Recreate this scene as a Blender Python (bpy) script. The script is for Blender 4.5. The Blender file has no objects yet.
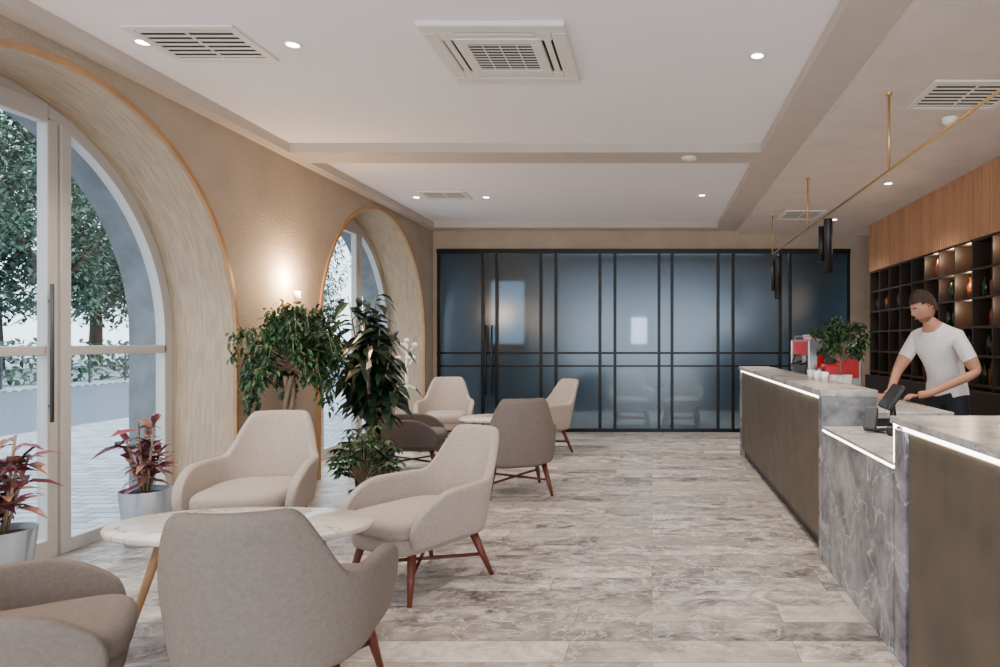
import bpy, bmesh, math, random
from mathutils import Vector, Matrix
random.seed(7)
scene=bpy.context.scene
COL=scene.collection
R=math.radians

def lin(r,g,b):
    def f(c):
        c/=255.0
        return c/12.92 if c<=0.04045 else ((c+0.055)/1.055)**2.4
    return (f(r),f(g),f(b),1)

# ------------------------------------------------------------------ materials
def newmat(name):
    m=bpy.data.materials.new(name); m.use_nodes=True
    nt=m.node_tree; b=nt.nodes["Principled BSDF"]
    return m,nt,b
def mat(name,col,rough=0.5,metal=0.0,var=0.0,scale=5.0,bump=0.0,bscale=None,stretch=(1,1,1),coord='Object'):
    m,nt,b=newmat(name)
    b.inputs['Base Color'].default_value=col
    b.inputs['Roughness'].default_value=rough
    b.inputs['Metallic'].default_value=metal
    tc=nt.nodes.new('ShaderNodeTexCoord'); mp=nt.nodes.new('ShaderNodeMapping')
    mp.inputs['Scale'].default_value=stretch
    nt.links.new(tc.outputs[coord],mp.inputs['Vector'])
    if var>0:
        n=nt.nodes.new('ShaderNodeTexNoise'); n.inputs['Scale'].default_value=scale
        n.inputs['Detail'].default_value=6
        nt.links.new(mp.outputs[0],n.inputs['Vector'])
        cr=nt.nodes.new('ShaderNodeValToRGB')
        cr.color_ramp.elements[0].position=0.3; cr.color_ramp.elements[1].position=0.7
        cr.color_ramp.elements[0].color=tuple(c*(1-var) for c in col[:3])+(1,)
        cr.color_ramp.elements[1].color=tuple(min(1,c*(1+var)) for c in col[:3])+(1,)
        nt.links.new(n.outputs['Fac'],cr.inputs[0]); nt.links.new(cr.outputs[0],b.inputs['Base Color'])
    if bump>0:
        n2=nt.nodes.new('ShaderNodeTexNoise'); n2.inputs['Scale'].default_value=bscale or scale*8
        n2.inputs['Detail'].default_value=3
        nt.links.new(mp.outputs[0],n2.inputs['Vector'])
        bp=nt.nodes.new('ShaderNodeBump'); bp.inputs['Strength'].default_value=bump; bp.inputs['Distance'].default_value=0.01
        nt.links.new(n2.outputs['Fac'],bp.inputs['Height']); nt.links.new(bp.outputs[0],b.inputs['Normal'])
    return m
def emis(name,col,st):
    m,nt,b=newmat(name)
    b.inputs['Base Color'].default_value=col
    b.inputs['Emission Color'].default_value=col; b.inputs['Emission Strength'].default_value=st
    return m
def marble(name,base,dark,vein,scale=2.0,rough=0.3,vw=0.03,stretch=(1,1,1),vfac=.6,dist=.6):
    m,nt,b=newmat(name); N=nt.nodes; L=nt.links
    tc=N.new('ShaderNodeTexCoord'); mp=N.new('ShaderNodeMapping'); mp.inputs['Scale'].default_value=stretch
    L.new(tc.outputs['Object'],mp.inputs[0])
    n=N.new('ShaderNodeTexNoise'); n.inputs['Scale'].default_value=scale; n.inputs['Detail'].default_value=10; n.inputs['Roughness'].default_value=.65; n.inputs['Distortion'].default_value=dist
    L.new(mp.outputs[0],n.inputs['Vector'])
    cr=N.new('ShaderNodeValToRGB'); cr.color_ramp.elements[0].position=.35; cr.color_ramp.elements[1].position=.65
    cr.color_ramp.elements[0].color=dark; cr.color_ramp.elements[1].color=base
    L.new(n.outputs['Fac'],cr.inputs[0])
    n2=N.new('ShaderNodeTexNoise'); n2.inputs['Scale'].default_value=scale*.7; n2.inputs['Detail'].default_value=5; n2.inputs['Distortion'].default_value=dist
    L.new(mp.outputs[0],n2.inputs['Vector'])
    c2=N.new('ShaderNodeValToRGB'); e=c2.color_ramp.elements
    e[0].position=.5-vw; e[0].color=(0,0,0,1); e[1].position=.5; e[1].color=(vfac,vfac,vfac,1)
    e2=c2.color_ramp.elements.new(.5+vw); e2.color=(0,0,0,1)
    L.new(n2.outputs['Fac'],c2.inputs[0])
    mx=N.new('ShaderNodeMix'); mx.data_type='RGBA'
    L.new(c2.outputs[0],mx.inputs[0]); L.new(cr.outputs[0],mx.inputs[6]); mx.inputs[7].default_value=vein
    L.new(mx.outputs[2],b.inputs['Base Color']); b.inputs['Roughness'].default_value=rough
    return m

M={}
M['wall']=mat('plaster_beige',lin(176,159,141),.85,0,.08,3,.9,90)
M['wall_white']=mat('plaster_light',lin(198,192,184),.85,0,.04,3,.3,120)
M['ceil']=mat('ceiling_paint',lin(242,239,243),.9,0,.01,2)
M['ceil_tex']=mat('ceiling_textured',lin(218,207,198),.9,0,.06,4,.8,90)
M['soffit']=mat('soffit_paint',lin(194,183,174),.85,0,.04,3,.5,100)
M['reveal']=mat('veneer_reveal',lin(176,154,126),.5,0,.20,7,.25,40,(.7,7,1),'UV')
M['oak']=mat('oak_trim',lin(172,130,86),.45,0,.15,6,.1,40)
M['slat']=mat('slat_wood',lin(196,148,112),.5,0,.15,5,.1,30,(1,1,.2))
M['shelfback']=mat('shelf_back_wood',lin(166,120,88),.5,0,.15,4)
M['shelf']=mat('shelf_dark_metal',lin(54,42,36),.4,.1)
M['frame_w']=mat('frame_white',lin(196,190,184),.45)
M['frame_b']=mat('frame_black',lin(12,14,18),.35,.4)
M['bronze']=mat('bronze_panel',lin(98,88,74),.5,.2,.2,6,.3,200)
M['black']=mat('black_plastic',lin(18,18,20),.4)
M['darkgrey']=mat('dark_grey',lin(60,60,62),.5)
M['metal']=mat('brushed_steel',lin(180,180,182),.3,.9)
M['brass']=mat('brass',lin(206,172,120),.3,.8)
M['red']=mat('red_enamel',lin(200,20,28),.35)
M['white']=mat('white_ceramic',lin(235,233,230),.35)
M['grille']=mat('grille_white',lin(225,220,214),.5)
M['slot']=mat('slot_dark',lin(36,34,34),.8)
M['fabric']=mat('fabric_cream',lin(186,172,161),.95,0,.10,60,.7,280)
M['fabric2']=mat('fabric_cream_shaded',lin(136,124,115),.95,0,.10,60,.7,280)  # darker copy of the cream fabric, shadow put into the colour
M['fabric3']=mat('fabric_grey_shaded',lin(108,100,96),.95,0,.08,60,.6,320)  # grey chair fabric with the shade on it worked into the colour
M['walnut']=mat('walnut_leg',lin(104,50,34),.4,0,.2,8,0,None,(1,1,.2))
M['oakleg']=mat('oak_leg',lin(180,142,104),.45,0,.15,8)
M['pot']=mat('pot_grey',lin(146,152,160),.45,0,.05,4)
M['potblack']=mat('pot_black',lin(22,22,24),.5)
M['soil']=mat('soil',lin(50,38,28),.95,0,.3,30,.5,60)
M['bark']=mat('bark',lin(150,128,104),.85,0,.2,20,.4,60)
M['trunk']=mat('tree_bark',lin(80,66,54),.9,0,.2,20,.4,60)
M['stone']=mat('stone_facade',lin(112,116,120),.85,0,.25,6,.6,40)
M['marble_c']=marble('marble_counter',lin(166,166,170),lin(88,90,96),lin(212,212,216),4.5,.26,.012,(1,1,1),.75,.5)
M['marble_t']=marble('marble_top',lin(206,203,199),lin(150,146,142),lin(228,226,222),5.0,.25,.015)
M['marble_w']=marble('marble_table',lin(238,232,224),lin(212,202,192),lin(130,116,104),4.0,.2,.014,(1,1,1),.85,.8)
M['led']=emis('led_strip',(1,.95,.86,1),10)
M['lamp']=emis('lamp_glow',(1,.93,.82,1),25)
M['skin']=mat('skin',lin(190,136,110),.55,0,.05,12)
M['shirt']=mat('white_tshirt',lin(236,232,230),.9,0,.03,12,.3,60)
M['pants']=mat('dark_trousers',lin(40,42,50),.9)
M['hair']=mat('brown_hair',lin(58,40,32),.7,0,.2,60,.6,200)
M['beard']=mat('beard_stubble',lin(150,104,82),.8,0,.2,80,.4,200)
M['lip']=mat('lips',lin(160,96,84),.5)
M['shoe']=mat('shoes',lin(30,30,30),.5)
M['asphalt']=mat('asphalt',lin(104,110,118),.9,0,.08,8)

def leafmat(name,cols,rough=.45):
    m,nt,b=newmat(name); g=nt.nodes.new('ShaderNodeNewGeometry'); cr=nt.nodes.new('ShaderNodeValToRGB')
    cr.color_ramp.elements[0].color=cols[0]; cr.color_ramp.elements[1].color=cols[-1]
    for i,c in enumerate(cols[1:-1]):
        e=cr.color_ramp.elements.new((i+1)/(len(cols)-1)); e.color=c
    nt.links.new(g.outputs['Random Per Island'],cr.inputs[0]); nt.links.new(cr.outputs[0],b.inputs['Base Color'])
    b.inputs['Roughness'].default_value=rough
    return m
M['leaf']=leafmat('ficus_leaves',[lin(20,44,26),lin(38,70,38),lin(66,98,54)])
M['leafd']=leafmat('dark_leaves',[lin(14,32,24),lin(26,50,34),lin(50,78,50)],.3)
M['croton']=leafmat('croton_leaves',[lin(110,26,46),lin(60,28,48),lin(160,60,82),lin(50,74,44),lin(176,120,100),lin(74,40,52)],.35)
M['tree']=leafmat('tree_leaves',[lin(44,66,56),lin(70,96,78),lin(98,124,102),lin(130,150,128)],.7)

def floor_mat():
    m,nt,b=newmat('marble_plank_floor'); N=nt.nodes; L=nt.links
    tc=N.new('ShaderNodeTexCoord')
    br=N.new('ShaderNodeTexBrick'); br.offset=.37; br.offset_frequency=2; br.squash=1.5; br.squash_frequency=3
    for k,v in (('Scale',1.0),('Mortar Size',.0018),('Mortar Smooth',.1),('Bias',0.0),('Brick Width',1.0),('Row Height',.2)):
        br.inputs[k].default_value=v
    br.inputs['Color1'].default_value=(0,0,0,1); br.inputs['Color2'].default_value=(1,1,1,1); br.inputs['Mortar'].default_value=(.5,.5,.5,1)
    L.new(tc.outputs['Object'],br.inputs['Vector'])
    add=N.new('ShaderNodeVectorMath'); add.operation='MULTIPLY_ADD'
    L.new(br.outputs['Color'],add.inputs[0]); add.inputs[1].default_value=(17,11,7); L.new(tc.outputs['Object'],add.inputs[2])
    sc=N.new('ShaderNodeVectorMath'); sc.operation='MULTIPLY'; sc.inputs[1].default_value=(.85,1.15,1); L.new(add.outputs[0],sc.inputs[0])
    n=N.new('ShaderNodeTexNoise'); n.inputs['Scale'].default_value=6.0; n.inputs['Detail'].default_value=14; n.inputs['Roughness'].default_value=.74; n.inputs['Distortion'].default_value=.6
    L.new(sc.outputs[0],n.inputs['Vector'])
    cr=N.new('ShaderNodeValToRGB'); e=cr.color_ramp.elements
    e[0].position=.38; e[0].color=lin(100,94,91); e[1].position=.62; e[1].color=lin(206,198,190)
    x=cr.color_ramp.elements.new(.5); x.color=lin(164,156,150)
    L.new(n.outputs['Fac'],cr.inputs[0])
    # smoother, calmer tone for the lighter planks
    wn=N.new('ShaderNodeTexWhiteNoise'); wn.noise_dimensions='1D'
    L.new(br.outputs['Color'],wn.inputs['W'])
    gt=N.new('ShaderNodeMapRange'); gt.inputs[1].default_value=.45; gt.inputs[2].default_value=1.0; gt.inputs[3].default_value=0; gt.inputs[4].default_value=.75
    L.new(wn.outputs['Value'],gt.inputs[0])
    m0=N.new('ShaderNodeMix'); m0.data_type='RGBA'; L.new(gt.outputs[0],m0.inputs[0]); L.new(cr.outputs[0],m0.inputs[6]); m0.inputs[7].default_value=lin(190,179,168)
    mu=N.new('ShaderNodeMapRange'); mu.inputs[3].default_value=.72; mu.inputs[4].default_value=1.34
    L.new(br.outputs['Color'],mu.inputs[0])
    hv=N.new('ShaderNodeVectorMath'); hv.operation='SCALE'; L.new(m0.outputs[2],hv.inputs[0]); L.new(mu.outputs[0],hv.inputs['Scale'])
    n2=N.new('ShaderNodeTexNoise'); n2.inputs['Scale'].default_value=4.0; n2.inputs['Detail'].default_value=9; n2.inputs['Roughness'].default_value=.6; n2.inputs['Distortion'].default_value=.5
    L.new(sc.outputs[0],n2.inputs['Vector'])
    c2=N.new('ShaderNodeValToRGB'); q=c2.color_ramp.elements; q[0].position=.485; q[0].color=(0,0,0,1); q[1].position=.5; q[1].color=(.6,.6,.6,1)
    q2=c2.color_ramp.elements.new(.515); q2.color=(0,0,0,1); L.new(n2.outputs['Fac'],c2.inputs[0])
    mx=N.new('ShaderNodeMix'); mx.data_type='RGBA'; L.new(c2.outputs[0],mx.inputs[0]); L.new(hv.outputs[0],mx.inputs[6]); mx.inputs[7].default_value=lin(228,222,216)
    m2=N.new('ShaderNodeMix'); m2.data_type='RGBA'; L.new(br.outputs['Fac'],m2.inputs[0]); L.new(mx.outputs[2],m2.inputs[6]); m2.inputs[7].default_value=lin(116,109,103)
    L.new(m2.outputs[2],b.inputs['Base Color']); b.inputs['Roughness'].default_value=.34
    return m
M['floor']=floor_mat()
def pave_mat():
    m,nt,b=newmat('paving_stone'); N=nt.nodes; L=nt.links
    tc=N.new('ShaderNodeTexCoord'); br=N.new('ShaderNodeTexBrick')
    br.inputs['Scale'].default_value=1; br.inputs['Brick Width'].default_value=.3; br.inputs['Row Height'].default_value=.15; br.inputs['Mortar Size'].default_value=.01
    br.inputs['Color1'].default_value=lin(196,198,202); br.inputs['Color2'].default_value=lin(160,162,166); br.inputs['Mortar'].default_value=lin(112,112,116)
    L.new(tc.outputs['Object'],br.inputs['Vector']); L.new(br.outputs['Color'],b.inputs['Base Color']); b.inputs['Roughness'].default_value=.85
    return m
M['pave']=pave_mat()
def clear_glass():
    m,nt,b=newmat('window_glass'); N=nt.nodes; L=nt.links; N.remove(b)
    out=[n for n in N if n.type=='OUTPUT_MATERIAL'][0]
    t=N.new('ShaderNodeBsdfTransparent'); t.inputs[0].default_value=(.88,.94,.98,1)
    g=N.new('ShaderNodeBsdfGlossy'); g.inputs['Roughness'].default_value=.03
    mx=N.new('ShaderNodeMixShader'); mx.inputs[0].default_value=.06
    L.new(t.outputs[0],mx.inputs[1]); L.new(g.outputs[0],mx.inputs[2]); L.new(mx.outputs[0],out.inputs[0]); return m
M['glass']=clear_glass()
def frost_glass():
    m,nt,b=newmat('frosted_blue_glass'); N=nt.nodes; L=nt.links; N.remove(b)
    out=[n for n in N if n.type=='OUTPUT_MATERIAL'][0]
    t=N.new('ShaderNodeBsdfRefraction'); t.inputs['Color'].default_value=(.60,.74,.82,1); t.inputs['IOR'].default_value=1.10; t.inputs['Roughness'].default_value=.32
    g=N.new('ShaderNodeBsdfGlossy'); g.inputs['Roughness'].default_value=.2; g.inputs['Color'].default_value=(.8,.9,1,1)
    d=N.new('ShaderNodeBsdfDiffuse'); d.inputs['Color'].default_value=lin(46,60,70)
    m1=N.new('ShaderNodeMixShader'); m1.inputs[0].default_value=.28
    m2=N.new('ShaderNodeMixShader'); m2.inputs[0].default_value=.08
    L.new(t.outputs[0],m1.inputs[1]); L.new(d.outputs[0],m1.inputs[2]); L.new(m1.outputs[0],m2.inputs[1]); L.new(g.outputs[0],m2.inputs[2]); L.new(m2.outputs[0],out.inputs[0]); return m
M['frost']=frost_glass()

# ------------------------------------------------------------------ helpers
def empty(name,loc=(0,0,0),rz=0):
    e=bpy.data.objects.new(name,None); e.empty_display_size=.1; e.location=loc; e.rotation_euler=(0,0,rz); COL.objects.link(e); return e
def obj(name,me,parent=None,loc=(0,0,0),rot=(0,0,0)):
    o=bpy.data.objects.new(name,me); COL.objects.link(o); o.location=loc; o.rotation_euler=rot
    if parent: o.parent=parent
    return o
def mesh(name,V,F,m,smooth=False):
    me=bpy.data.meshes.new(name); me.from_pydata([tuple(v) for v in V],[],F)
    me.materials.append(m)
    if smooth:
        for p in me.polygons: p.use_smooth=True
    me.update(); return me
def fixn(me):
    bm=bmesh.new(); bm.from_mesh(me); bmesh.ops.recalc_face_normals(bm,faces=bm.faces); bm.to_mesh(me); bm.free()
def boxes(name,L,m,parent=None,bevel=0,loc=(0,0,0),rot=(0,0,0)):
    V=[];F=[]
    for (x0,x1,y0,y1,z0,z1) in L:
        b=len(V)
        V+=[(x0,y0,z0),(x1,y0,z0),(x1,y1,z0),(x0,y1,z0),(x0,y0,z1),(x1,y0,z1),(x1,y1,z1),(x0,y1,z1)]
        F+=[tuple(b+i for i in f) for f in ((0,3,2,1),(4,5,6,7),(0,1,5,4),(1,2,6,5),(2,3,7,6),(3,0,4,7))]
    o=obj(name,mesh(name,V,F,m),parent,loc,rot)
    if bevel>0:
        md=o.modifiers.new('b','BEVEL'); md.width=bevel; md.segments=3
    return o
def box(name,x0,x1,y0,y1,z0,z1,m,parent=None,bevel=0): return boxes(name,[(x0,x1,y0,y1,z0,z1)],m,parent,bevel)
def lathe_data(prof,seg=32,cx=0,cy=0,V=None,F=None):
    V=[] if V is None else V; F=[] if F is None else F
    b=len(V)
    for (r,z) in prof:
        for i in range(seg):
            a=2*math.pi*i/seg; V.append((cx+r*math.cos(a),cy+r*math.sin(a),z))
    for j in range(len(prof)-1):
        for i in range(seg):
            k=(i+1)%seg; F.append((b+j*seg+i,b+j*seg+k,b+(j+1)*seg+k,b+(j+1)*seg+i))
    return V,F
def lathe(name,prof,m,parent=None,loc=(0,0,0),seg=32,rot=(0,0,0),smooth=True):
    V,F=lathe_data(prof,seg); me=mesh(name,V,F,m,smooth); fixn(me)
    return obj(name,me,parent,loc,rot)
def tube_data(V,F,pts,rad,seg=10):
    pts=[Vector(p) for p in pts]; b=len(V); n=len(pts)
    if not hasattr(rad,'__len__'): rad=[rad]*n
    for j,p in enumerate(pts):
        t=(pts[min(j+1,n-1)]-pts[max(j-1,0)]).normalized()
        ref=Vector((0,0,1)) if abs(t.z)<.9 else Vector((1,0,0))
        u=t.cross(ref).normalized(); w=t.cross(u)
        for i in range(seg):
            a=2*math.pi*i/seg; V.append(tuple(p+(u*math.cos(a)+w*math.sin(a))*rad[j]))
    for j in range(n-1):
        for i in range(seg):
            k=(i+1)%seg; F.append((b+j*seg+i,b+(j+1)*seg+i,b+(j+1)*seg+k,b+j*seg+k))
    F.append(tuple(b+i for i in range(seg))); F.append(tuple(b+(n-1)*seg+i for i in reversed(range(seg))))
def tubes(name,paths,m,parent=None,loc=(0,0,0),seg=10):
    V=[];F=[]
    for pts,r in paths: tube_data(V,F,pts,r,seg)
    me=mesh(name,V,F,m,True); fixn(me); return obj(name,me,parent,loc)
def slab(name,outline,rings,m,parent=None,loc=(0,0,0),smooth=True):
    n=len(outline); cx=sum(p[0] for p in outline)/n; cy=sum(p[1] for p in outline)/n
    V=[];F=[]
    for (ins,z) in rings:
        for (x,y) in outline:
            dx,dy=x-cx,y-cy; l=math.hypot(dx,dy); k=max(0,(l-ins))/l
            V.append((cx+dx*k,cy+dy*k,z))
    for j in range(len(rings)-1):
        for i in range(n):
            k=(i+1)%n; F.append((j*n+i,j*n+k,(j+1)*n+k,(j+1)*n+i))
    F.append(tuple(reversed(range(n)))); F.append(tuple((len(rings)-1)*n+i for i in range(n)))
    me=mesh(name,V,F,m,smooth); fixn(me); 
    return me if parent is False else obj(name,me,parent,loc)
def sup(a,b,n,seg=48,cx=0,cy=0):
    P=[]
    for i in range(seg):
        t=2*math.pi*i/seg; c=math.cos(t); s=math.sin(t)
        P.append((cx+a*math.copysign(abs(c)**(2/n),c),cy+b*math.copysign(abs(s)**(2/n),s)))
    return P
def bake(o):
    dg=bpy.context.evaluated_depsgraph_get(); dg.update()
    me=bpy.data.meshes.new_from_object(o.evaluated_get(dg)); bpy.data.objects.remove(o); return me

# ------------------------------------------------------------------ room shell
XL=-3.25; XW=-3.78; XO=-4.08
YB=9.9; Y0=-3.0
ARCH=[(-0.6,1.5,1.38),(3.7,1.5,1.38),(8.0,1.5,1.42)]
ZU=3.06; ZL=2.98; ZR=2.92
def arch_wall(name,x,x2,m,y0,y1,z0,z1):
    V=[];F=[]
    def add_face(xx):
        def q(a,b,c,d):
            n=len(V); V.extend([(xx,)+a,(xx,)+b,(xx,)+c,(xx,)+d]); F.append((n,n+1,n+2,n+3))
        prev=y0
        for (c,r,s) in ARCH:
            q((prev,z0),(c-r,z0),(c-r,z1),(prev,z1))
            N=48
            for i in range(N):
                a=math.pi-math.pi*i/N; b=math.pi-math.pi*(i+1)/N
                ya,za=c+r*math.cos(a),s+r*math.sin(a); yb,zb=c+r*math.cos(b),s+r*math.sin(b)
                q((ya,za),(yb,zb),(yb,z1),(ya,z1))
            prev=c+r
        q((prev,z0),(y1,z0),(y1,z1),(prev,z1))
    add_face(x)
    if x2 is not None: add_face(x2)
    return obj(name,mesh(name,V,F,m))
arch_wall('wall_left',XL,None,M['wall'],Y0,YB,0,3.3)
arch_wall('wall_exterior_left',XW-.03,XO,M['stone'],Y0-2,14,-.1,3.9)
def arch_path(c,r,s,z0=0,N=48):
    P=[(c-r,z0)]
    for i in range(N+1):
        a=math.pi-math.pi*i/N; P.append((c+r*math.cos(a),s+r*math.sin(a)))
    P.append((c+r,z0)); return P
def arch_reveal(name,c,r,s,xa,xb,m,parent):
    P=arch_path(c,r,s,0); V=[];F=[];UV=[]
    d=0;D=[0]
    for i in range(1,len(P)):
        d+=math.hypot(P[i][0]-P[i-1][0],P[i][1]-P[i-1][1]); D.append(d)
    for p in P: V+=[(xa,)+p,(xb,)+p]
    for i in range(len(P)-1): F.append((2*i,2*i+1,2*i+3,2*i+2)); UV+=[(D[i],0),(D[i],abs(xb-xa)),(D[i+1],abs(xb-xa)),(D[i+1],0)]
    me=mesh(name,V,F,m,True); uv=me.uv_layers.new(name='UVMap')
    for i,u in enumerate(UV): uv.data[i].uv=u
    return obj(name,me,parent)
def arch_band(name,c,r0,r1,s,xa,xb,m,parent=None,z0=0):
    A=arch_path(c,r0,s,z0); B=arch_path(c,r1,s,z0); V=[];F=[]
    for a,b in zip(A,B): V+=[(xa,)+a,(xa,)+b,(xb,)+b,(xb,)+a]
    for i in range(len(A)-1):
        for k in range(4): F.append((4*i+k,4*i+(k+1)%4,4*i+4+(k+1)%4,4*i+4+k))
    F.append((0,1,2,3)); n=4*(len(A)-1); F.append((n,n+3,n+2,n+1))
    me=mesh(name,V,F,m); fixn(me); return obj(name,me,parent)
for i,(c,r,s) in enumerate(ARCH):
    arch_reveal('wall_reveal_%d'%(i+1),c,r,s,XL,XW-.03,M['reveal'],None)
    arch_reveal('wall_stone_reveal_%d'%(i+1),c,r,s,XW-.03,XO,M['stone'],None)
    arch_band('trim_%d'%(i+1),c,r-.012,r+.022,s,XL-.01,XL+.018,M['oak'])
    w=empty('window_%d'%(i+1))
    arch_band('frame_arch',c,r-.08,r-.001,s,XW-.03,XW+.04,M['frame_w'],w,.0)
    def ztop(y): return s+math.sqrt(max(0,(r-.06)**2-(y-c)**2))
    L=[]
    for y,hw in ((c-.5,.085),(c+.5,.085)):
        L.append((XW-.02,XW+.05,y-hw,y-.012,0,ztop(y)-.01)); L.append((XW-.02,XW+.05,y+.012,y+hw,0,ztop(y)-.01))
        L.append((XW-.01,XW+.03,y-.013,y+.013,0,ztop(y)-.01))
    L.append((XW-.02,XW+.04,c-r+.06,c-.585,1.26,1.32)); L.append((XW-.02,XW+.04,c+.585,c+r-.06,1.26,1.32)); L.append((XW-.02,XW+.04,c-.42,c+.42,1.26,1.32))
    L.append((XW-.02,XW+.05,c-r+.06,c-.58,0,.09)); L.append((XW-.02,XW+.05,c+.58,c+r-.06,0,.09)); L.append((XW-.02,XW+.05,c-.42,c+.42,0,.12))
    L.append((XW-.02,XW+.05,c-.42,c+.42,2.70,2.82))
    boxes('mullions',L,M['frame_w'],w,.006)
    P=arch_path(c,r-.05,s,.02)
    me=mesh('pane',[(XW-.0,)+p for p in P],[tuple(range(len(P)))],M['glass']); obj('pane',me,w)
    tubes('door_handle',[([(XW+.09,c+.40,.85),(XW+.09,c+.40,1.7)],.011),([(XW+.04,c+.43,.95),(XW+.09,c+.40,.95)],.008),([(XW+.04,c+.43,1.6),(XW+.09,c+.40,1.6)],.008)],M['darkgrey'],w)
box('floor',XO,3.4,Y0,YB+4,-.1,0,M['floor'])
box('ceiling',XL-.1,1.0,Y0,YB+.1,ZU,ZU+.1,M['ceil'])
box('ceiling_border_left',XL-.02,-3.13,Y0,YB,ZL,ZU+.05,M['soffit'])
box('ceiling_beam',-3.13,.945,5.76,6.11,ZL,ZU+.05,M['soffit'])
box('ceiling_border_back',-3.13,.945,9.58,YB,ZL,ZU+.05,M['soffit'])
box('ceiling_border_right',.945,1.25,Y0,YB,ZL,ZU+.05,M['soffit'])
box('ceiling_bar',1.25,3.4,Y0,YB,ZR,ZU+.1,M['ceil_tex'])
box('wall_right',3.36,3.46,Y0,YB+.1,0,3.2,M['wall_white'])
PX0=(437-652)*9.9/667; PX1=(850-652)*9.9/667; PZ=1.35+92*9.9/667
boxes('wall_back',[(XL,PX0,YB,YB+.12,0,3.2),(PX1,3.36,YB,YB+.12,0,3.2),(PX0,PX1,YB,YB+.12,PZ,3.2)],M['wall'])
boxes('wall_front',[(XL,-3.0,Y0-.12,Y0,0,3.2),(3.2,3.46,Y0-.12,Y0,0,3.2),(-3.0,3.2,Y0-.12,Y0,2.9,3.2)],M['wall'])  # unseen wall, its wide opening added to let in soft fill
boxes('window_front_frame',[(-3.0,-2.92,Y0-.09,Y0-.03,0,2.9),(3.12,3.2,Y0-.09,Y0-.03,0,2.9),(-.9,-.82,Y0-.09,Y0-.03,0,2.9),(1,1.08,Y0-.09,Y0-.03,0,2.9),(-2.92,3.12,Y0-.09,Y0-.03,2.82,2.9)],M['frame_b'])  # frame of the added opening, out of view

# ------------------------------------------------------------------ glass partition
gp=empty('glass_partition')
def px(x): return (x-652)*YB/667
def pz(y): return 1.35+(341-y)*YB/667
L=[]
for x in (439,483,497,541,556,600,615,659,672,718,733,780,790,848):
    X=px(x); L.append((X-.022,X+.022,YB-.03,YB+.03,.0,PZ))
L+= [(PX0,PX1,YB-.035,YB+.035,PZ-.07,PZ),(PX0,PX1,YB-.035,YB+.035,0,.05),(PX0,PX1,YB-.025,YB+.025,pz(353)-.015,pz(353)+.015),(PX0,PX1,YB-.025,YB+.025,pz(366)-.012,pz(366)+.012)]
boxes('steel_frame',L,M['frame_b'],gp)
me=mesh('frosted_panes',[(PX0,YB,0.02),(PX1,YB,0.02),(PX1,YB,PZ),(PX0,YB,PZ)],[(0,1,2,3)],M['frost']); obj('frosted_panes',me,gp)
tubes('door_pulls',[([(px(487),YB-.08,pz(395)),(px(487),YB-.08,pz(325))],.014),([(px(493),YB-.08,pz(395)),(px(493),YB-.08,pz(325))],.014),([(px(487),YB-.08,pz(390)),(px(487),YB-.02,pz(390))],.008),([(px(493),YB-.08,pz(390)),(px(493),YB-.02,pz(390))],.008),([(px(487),YB-.08,pz(330)),(px(487),YB-.02,pz(330))],.008),([(px(493),YB-.08,pz(330)),(px(493),YB-.02,pz(330))],.008)],M['black'],gp)
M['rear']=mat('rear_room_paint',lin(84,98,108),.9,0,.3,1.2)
boxes('wall_rear_room',[(XL,3.4,13.2,13.3,0,3.2),(3.36,3.46,YB+.12,13.2,0,3.2),(XL-.1,XL,YB+.1,13.2,0,3.2)],M['rear'])
box('ceiling_rear_room',XL,3.4,YB+.1,13.2,3.0,3.1,M['rear'])
M['blueglow']=emis('rear_blue_glow',(.40,.60,.85,1),.35)  # emission for an added glow panel, no window known there
M['whiteglow']=emis('rear_white_glow',(.85,.9,.95,1),1.5)
wr=empty('window_4'); boxes('glow_pane',[(-3.1,-2.45,13.15,13.19,1.3,2.5)],M['blueglow'],wr); boxes('frame',[(-3.16,-3.1,13.12,13.2,1.24,2.56),(-2.45,-2.39,13.12,13.2,1.24,2.56),(-3.1,-2.45,13.12,13.2,1.24,1.3),(-3.1,-2.45,13.12,13.2,2.5,2.56)],M['frame_b'],wr)  # added glow panel for the bluish blur in the frosted glass
wr=empty('window_5'); boxes('glow_pane',[(-.4,-.1,13.15,13.19,1.3,1.8)],M['whiteglow'],wr); boxes('frame',[(-.45,-.4,13.12,13.2,1.25,1.85),(-.1,-.05,13.12,13.2,1.25,1.85)],M['frame_b'],wr)  # added glow panel for the whitish blur in the frosted glass

# ------------------------------------------------------------------ lights fixtures
def area(name,loc,rot,sx,sy,e,col):
    l=bpy.data.lights.new(name,'AREA'); l.shape='RECTANGLE'; l.size=sx; l.size_y=sy; l.energy=e; l.color=col
    o=bpy.data.objects.new(name,l); o.location=loc; o.rotation_euler=rot; COL.objects.link(o); return o
def downlight(X,Y,Z,e=130,glow=True):
    d=empty('recessed_downlight',(X,Y,Z))
    lathe('trim_ring',[(.055,-.002),(.052,-.008),(.035,-.006),(.035,.0)],M['white'],d,seg=24)
    lathe('bulb',[(.0001,-.004),(.034,-.004)],M['lamp'],d,seg=20)
    l=bpy.data.lights.new('downlight_spot','SPOT'); l.energy=e; l.color=(1,.87,.75); l.spot_size=R(112); l.spot_blend=.9; l.shadow_soft_size=.06
    o=bpy.data.objects.new('downlight_spot',l); COL.objects.link(o); o.parent=d; o.location=(0,0,-.03)
for (X,Y) in ((-2.91,3.81),(-2.07,3.84),(-2.8,7.92),(-1.97,7.92)): downlight(X,Y,ZU,140)
for (X,Y) in ((.63,3.99),(.585,7.81)): downlight(X,Y,ZU,230)
for (X,Y) in ((-2.07,.6),(.63,.6)): downlight(X,Y,ZU,60)  # added downlights out of view, fill for the near room
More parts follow.
